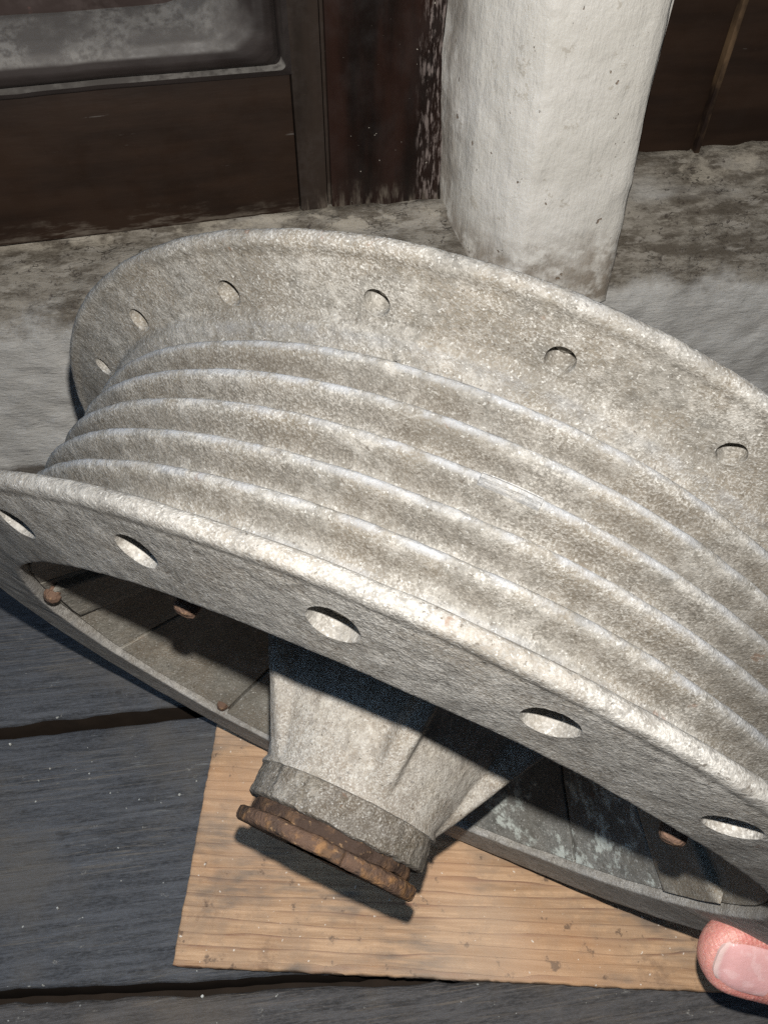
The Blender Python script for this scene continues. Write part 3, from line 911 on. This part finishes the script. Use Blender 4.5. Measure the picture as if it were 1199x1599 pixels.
def build_hand():
    V = []; F = []
    N = 48
    ss = [0.00002, .0003, .0008, .0015, .0025, .0037, .005, .0065, .008, .0095, .011, .013, .015, .0175, .020, .023, .026, .030, .034, .038, .042, .046, .050]
    for s in ss:
        w, tu, td = thumb_section(s)
        bend = max(0, s - .028)
        c = tipc - A * s + (-U) * bend * bend * 4.0
        for i in range(N):
            a = 2 * pi * i / N
            x = cos(a); y = sin(a)
            ex_ = .88
            X = math.copysign(abs(x) ** ex_, x) * w
            Y = math.copysign(abs(y) ** ex_, y) * (tu if y > 0 else td)
            # nail bed is a little flatter, skin folds stand up beside it
            if y > 0 and .002 < s < .017:
                q = X / .0078
                if abs(q) < 1.0: Y -= .00045 * (1 - q * q)
                Y += .00050 * exp(-((abs(q) - 1.10) / .16) ** 2)
            V.append(tuple(c + Wv * X + U * Y - Vector((0, 0, 0))))
    n = len(ss)
    F = [(j * N + i, j * N + (i + 1) % N, (j + 1) * N + (i + 1) % N, (j + 1) * N + i) for j in range(n - 1) for i in range(N)]
    F.append(tuple(range(N))[::-1]); F.append(tuple((n - 1) * N + i for i in range(N)))
    me = mesh_from(V, F)
    bm = bmesh.new(); bm.from_mesh(me)
    # palm, fingers and wrist: tapered tubes that the remesh fuses into one surface
    def tube(pts, rads):
        prev = None
        M2 = 18
        pts = [Vector(p) for p in pts]
        for k, (p, r) in enumerate(zip(pts, rads)):
            d = (pts[min(k + 1, len(pts) - 1)] - pts[max(k - 1, 0)]).normalized()
            a1 = d.orthogonal().normalized(); a1 = (U - d * U.dot(d)).normalized(); b1 = d.cross(a1)
            rx, ry = (r if isinstance(r, tuple) else (r, r))
            ring = [bm.verts.new(p + a1 * rx * cos(2 * pi * i / M2) + b1 * ry * sin(2 * pi * i / M2)) for i in range(M2)]
            if prev: 
                for i in range(M2): bm.faces.new((prev[i], prev[(i + 1) % M2], ring[(i + 1) % M2], ring[i]))
            else: bm.faces.new(ring[::-1])
            prev = ring
        bm.faces.new(prev)
    o = tipc
    def L(a, w, u): return o - A * a + Wv * w + U * u
    sgn = -1
    tube([L(.044, 0, -.002), L(.062, .002, -.010), L(.085, .010, -.022), L(.108, .018, -.034)], [(.0095, .012), (.012, .0145), (.016, .019), (.014, .018)])
    tube([L(.085, .012, -.030), L(.112, .030, -.040), L(.145, .040, -.045), L(.18, .050, -.050), L(.24, .060, -.052)], [(.012, .02), (.014, .034), (.014, .030), (.016, .024), (.020, .028)])
    for k, (w0, ln) in enumerate(((.004, 1.0), (.024, 1.08), (.043, 1.0), (.060, .8))):
        b = L(.140 + .004 * k, w0, -.044)
        m1 = L(.140 - .030 * ln, w0 - .004, -.050)
        m2 = L(.140 - .052 * ln, w0 - .006, -.044)
        m3 = L(.140 - .068 * ln, w0 - .007, -.036)
        tube([b, (b + m1) / 2, m1, m2, m3, m3 + (m3 - m2) * .25], [.0098, .0090, .0090, .0080, .0070, .0035])
    bmesh.ops.recalc_face_normals(bm, faces=bm.faces[:])
    bm.to_mesh(me); bm.free()
    ob = bpy.data.objects.new('tmp', me); COL.objects.link(ob)
    md = ob.modifiers.new('r', 'REMESH'); md.mode = 'VOXEL'; md.voxel_size = .00055; md.use_smooth_shade = True
    sm = ob.modifiers.new('s', 'SMOOTH'); sm.iterations = 4; sm.factor = .5
    dg = bpy.context.evaluated_depsgraph_get()
    me2 = bpy.data.meshes.new_from_object(ob.evaluated_get(dg))
    bpy.data.objects.remove(ob)
    me2.materials.clear(); me2.materials.append(M['skin'])
    for p in me2.polygons: p.use_smooth = True
    h = bpy.data.objects.new('hand', me2); COL.objects.link(h)
    h.parent = person; h.matrix_parent_inverse = Matrix.Translation(-person.location)
    return h
build_hand()
def nail():
    V = []; W = []
    nu, nv = 26, 22
    for j in range(nv + 1):
        v = j / nv                        # 0 at cuticle, 1 at free edge
        for i in range(nu + 1):
            u = -1 + 2 * i / nu
            edge = .0021 + .0040 * abs(u) ** 3.2          # curved free edge
            s = .0170 + (edge - .0170) * v
            s += (-.0012 * (1 - v)) * (1 - u * u) * -1
            w, tu, td = thumb_section(max(s, .0048))
            X = u * .00725 * (1 - .10 * (1 - v) ** 2 - .10 * v ** 3)
            q = min(.999, abs(X) / w)
            Y = tu * (1 - q ** (2 / .88)) ** (.88 / 2) - .00045 * (1 - (X / .0078) ** 2)
            Y = max(Y, 0) + .00052 - .00045 * abs(u) ** 6 - .0006 * v ** 4 
            V.append(tipc - A * s + Wv * X + U * Y); W.append(v)
    top = len(V)
    V += [p - U * .0009 for p in V]; W += W
    w_ = nu + 1
    F = [(j * w_ + i, j * w_ + i + 1, (j + 1) * w_ + i + 1, (j + 1) * w_ + i) for j in range(nv) for i in range(nu)]
    F += [tuple(top + q for q in reversed(f)) for f in F[:nu * nv]]
    per = [i for i in range(w_)] + [j * w_ + nu for j in range(1, nv + 1)] + [nv * w_ + i for i in range(nu - 1, -1, -1)] + [j * w_ for j in range(nv - 1, 0, -1)]
    for a, b in zip(per, per[1:] + per[:1]): F.append((b, a, a + top, b + top))
    me = mesh_from(V, F, attr=W)
    bm = bmesh.new(); bm.from_mesh(me); bmesh.ops.recalc_face_normals(bm, faces=bm.faces[:]); bm.to_mesh(me); bm.free()
    o = link('thumbnail', me, M['nail'], person, 60)
    o.matrix_parent_inverse = Matrix.Translation(-person.location)
nail()

# ------------------------------------------------------------------ loose flecks on the floor
def flecks():
    bm = bmesh.new()
    rnd = random.Random(12)
    spots = [(rnd.uniform(-.17, .0), rnd.uniform(.03, .17)) for _ in range(16)] + [(rnd.uniform(-.2, -.12), rnd.uniform(.30, .32)) for _ in range(20)]
    for k, (x, y) in enumerate(spots):
        s = rnd.uniform(.0002, .0007) * (1.5 if rnd.random() < .12 else 1)
        m = rnd.randint(4, 6)
        a0 = rnd.uniform(0, 6)
        z = .0012
        lo = [bm.verts.new((x + s * rnd.uniform(.6, 1.2) * cos(a0 + 2 * pi * i / m), y + s * rnd.uniform(.6, 1.2) * sin(a0 + 2 * pi * i / m), .0004)) for i in range(m)]
        hi = [bm.verts.new((v.co.x * .8 + x * .2, v.co.y * .8 + y * .2, z * rnd.uniform(.8, 1.2))) for v in lo]
        bm.faces.new(hi); 
        for i in range(m): bm.faces.new((lo[i], lo[(i + 1) % m], hi[(i + 1) % m], hi[i]))
    me = bpy.data.meshes.new('flecks'); bm.to_mesh(me); bm.free()
    o = link('paint_flecks', me, M['fleck'], None, 30)
    tag(o, 'tiny pale paint flecks and crumbs scattered over the dark floorboards', 'debris', kind='stuff')
flecks()
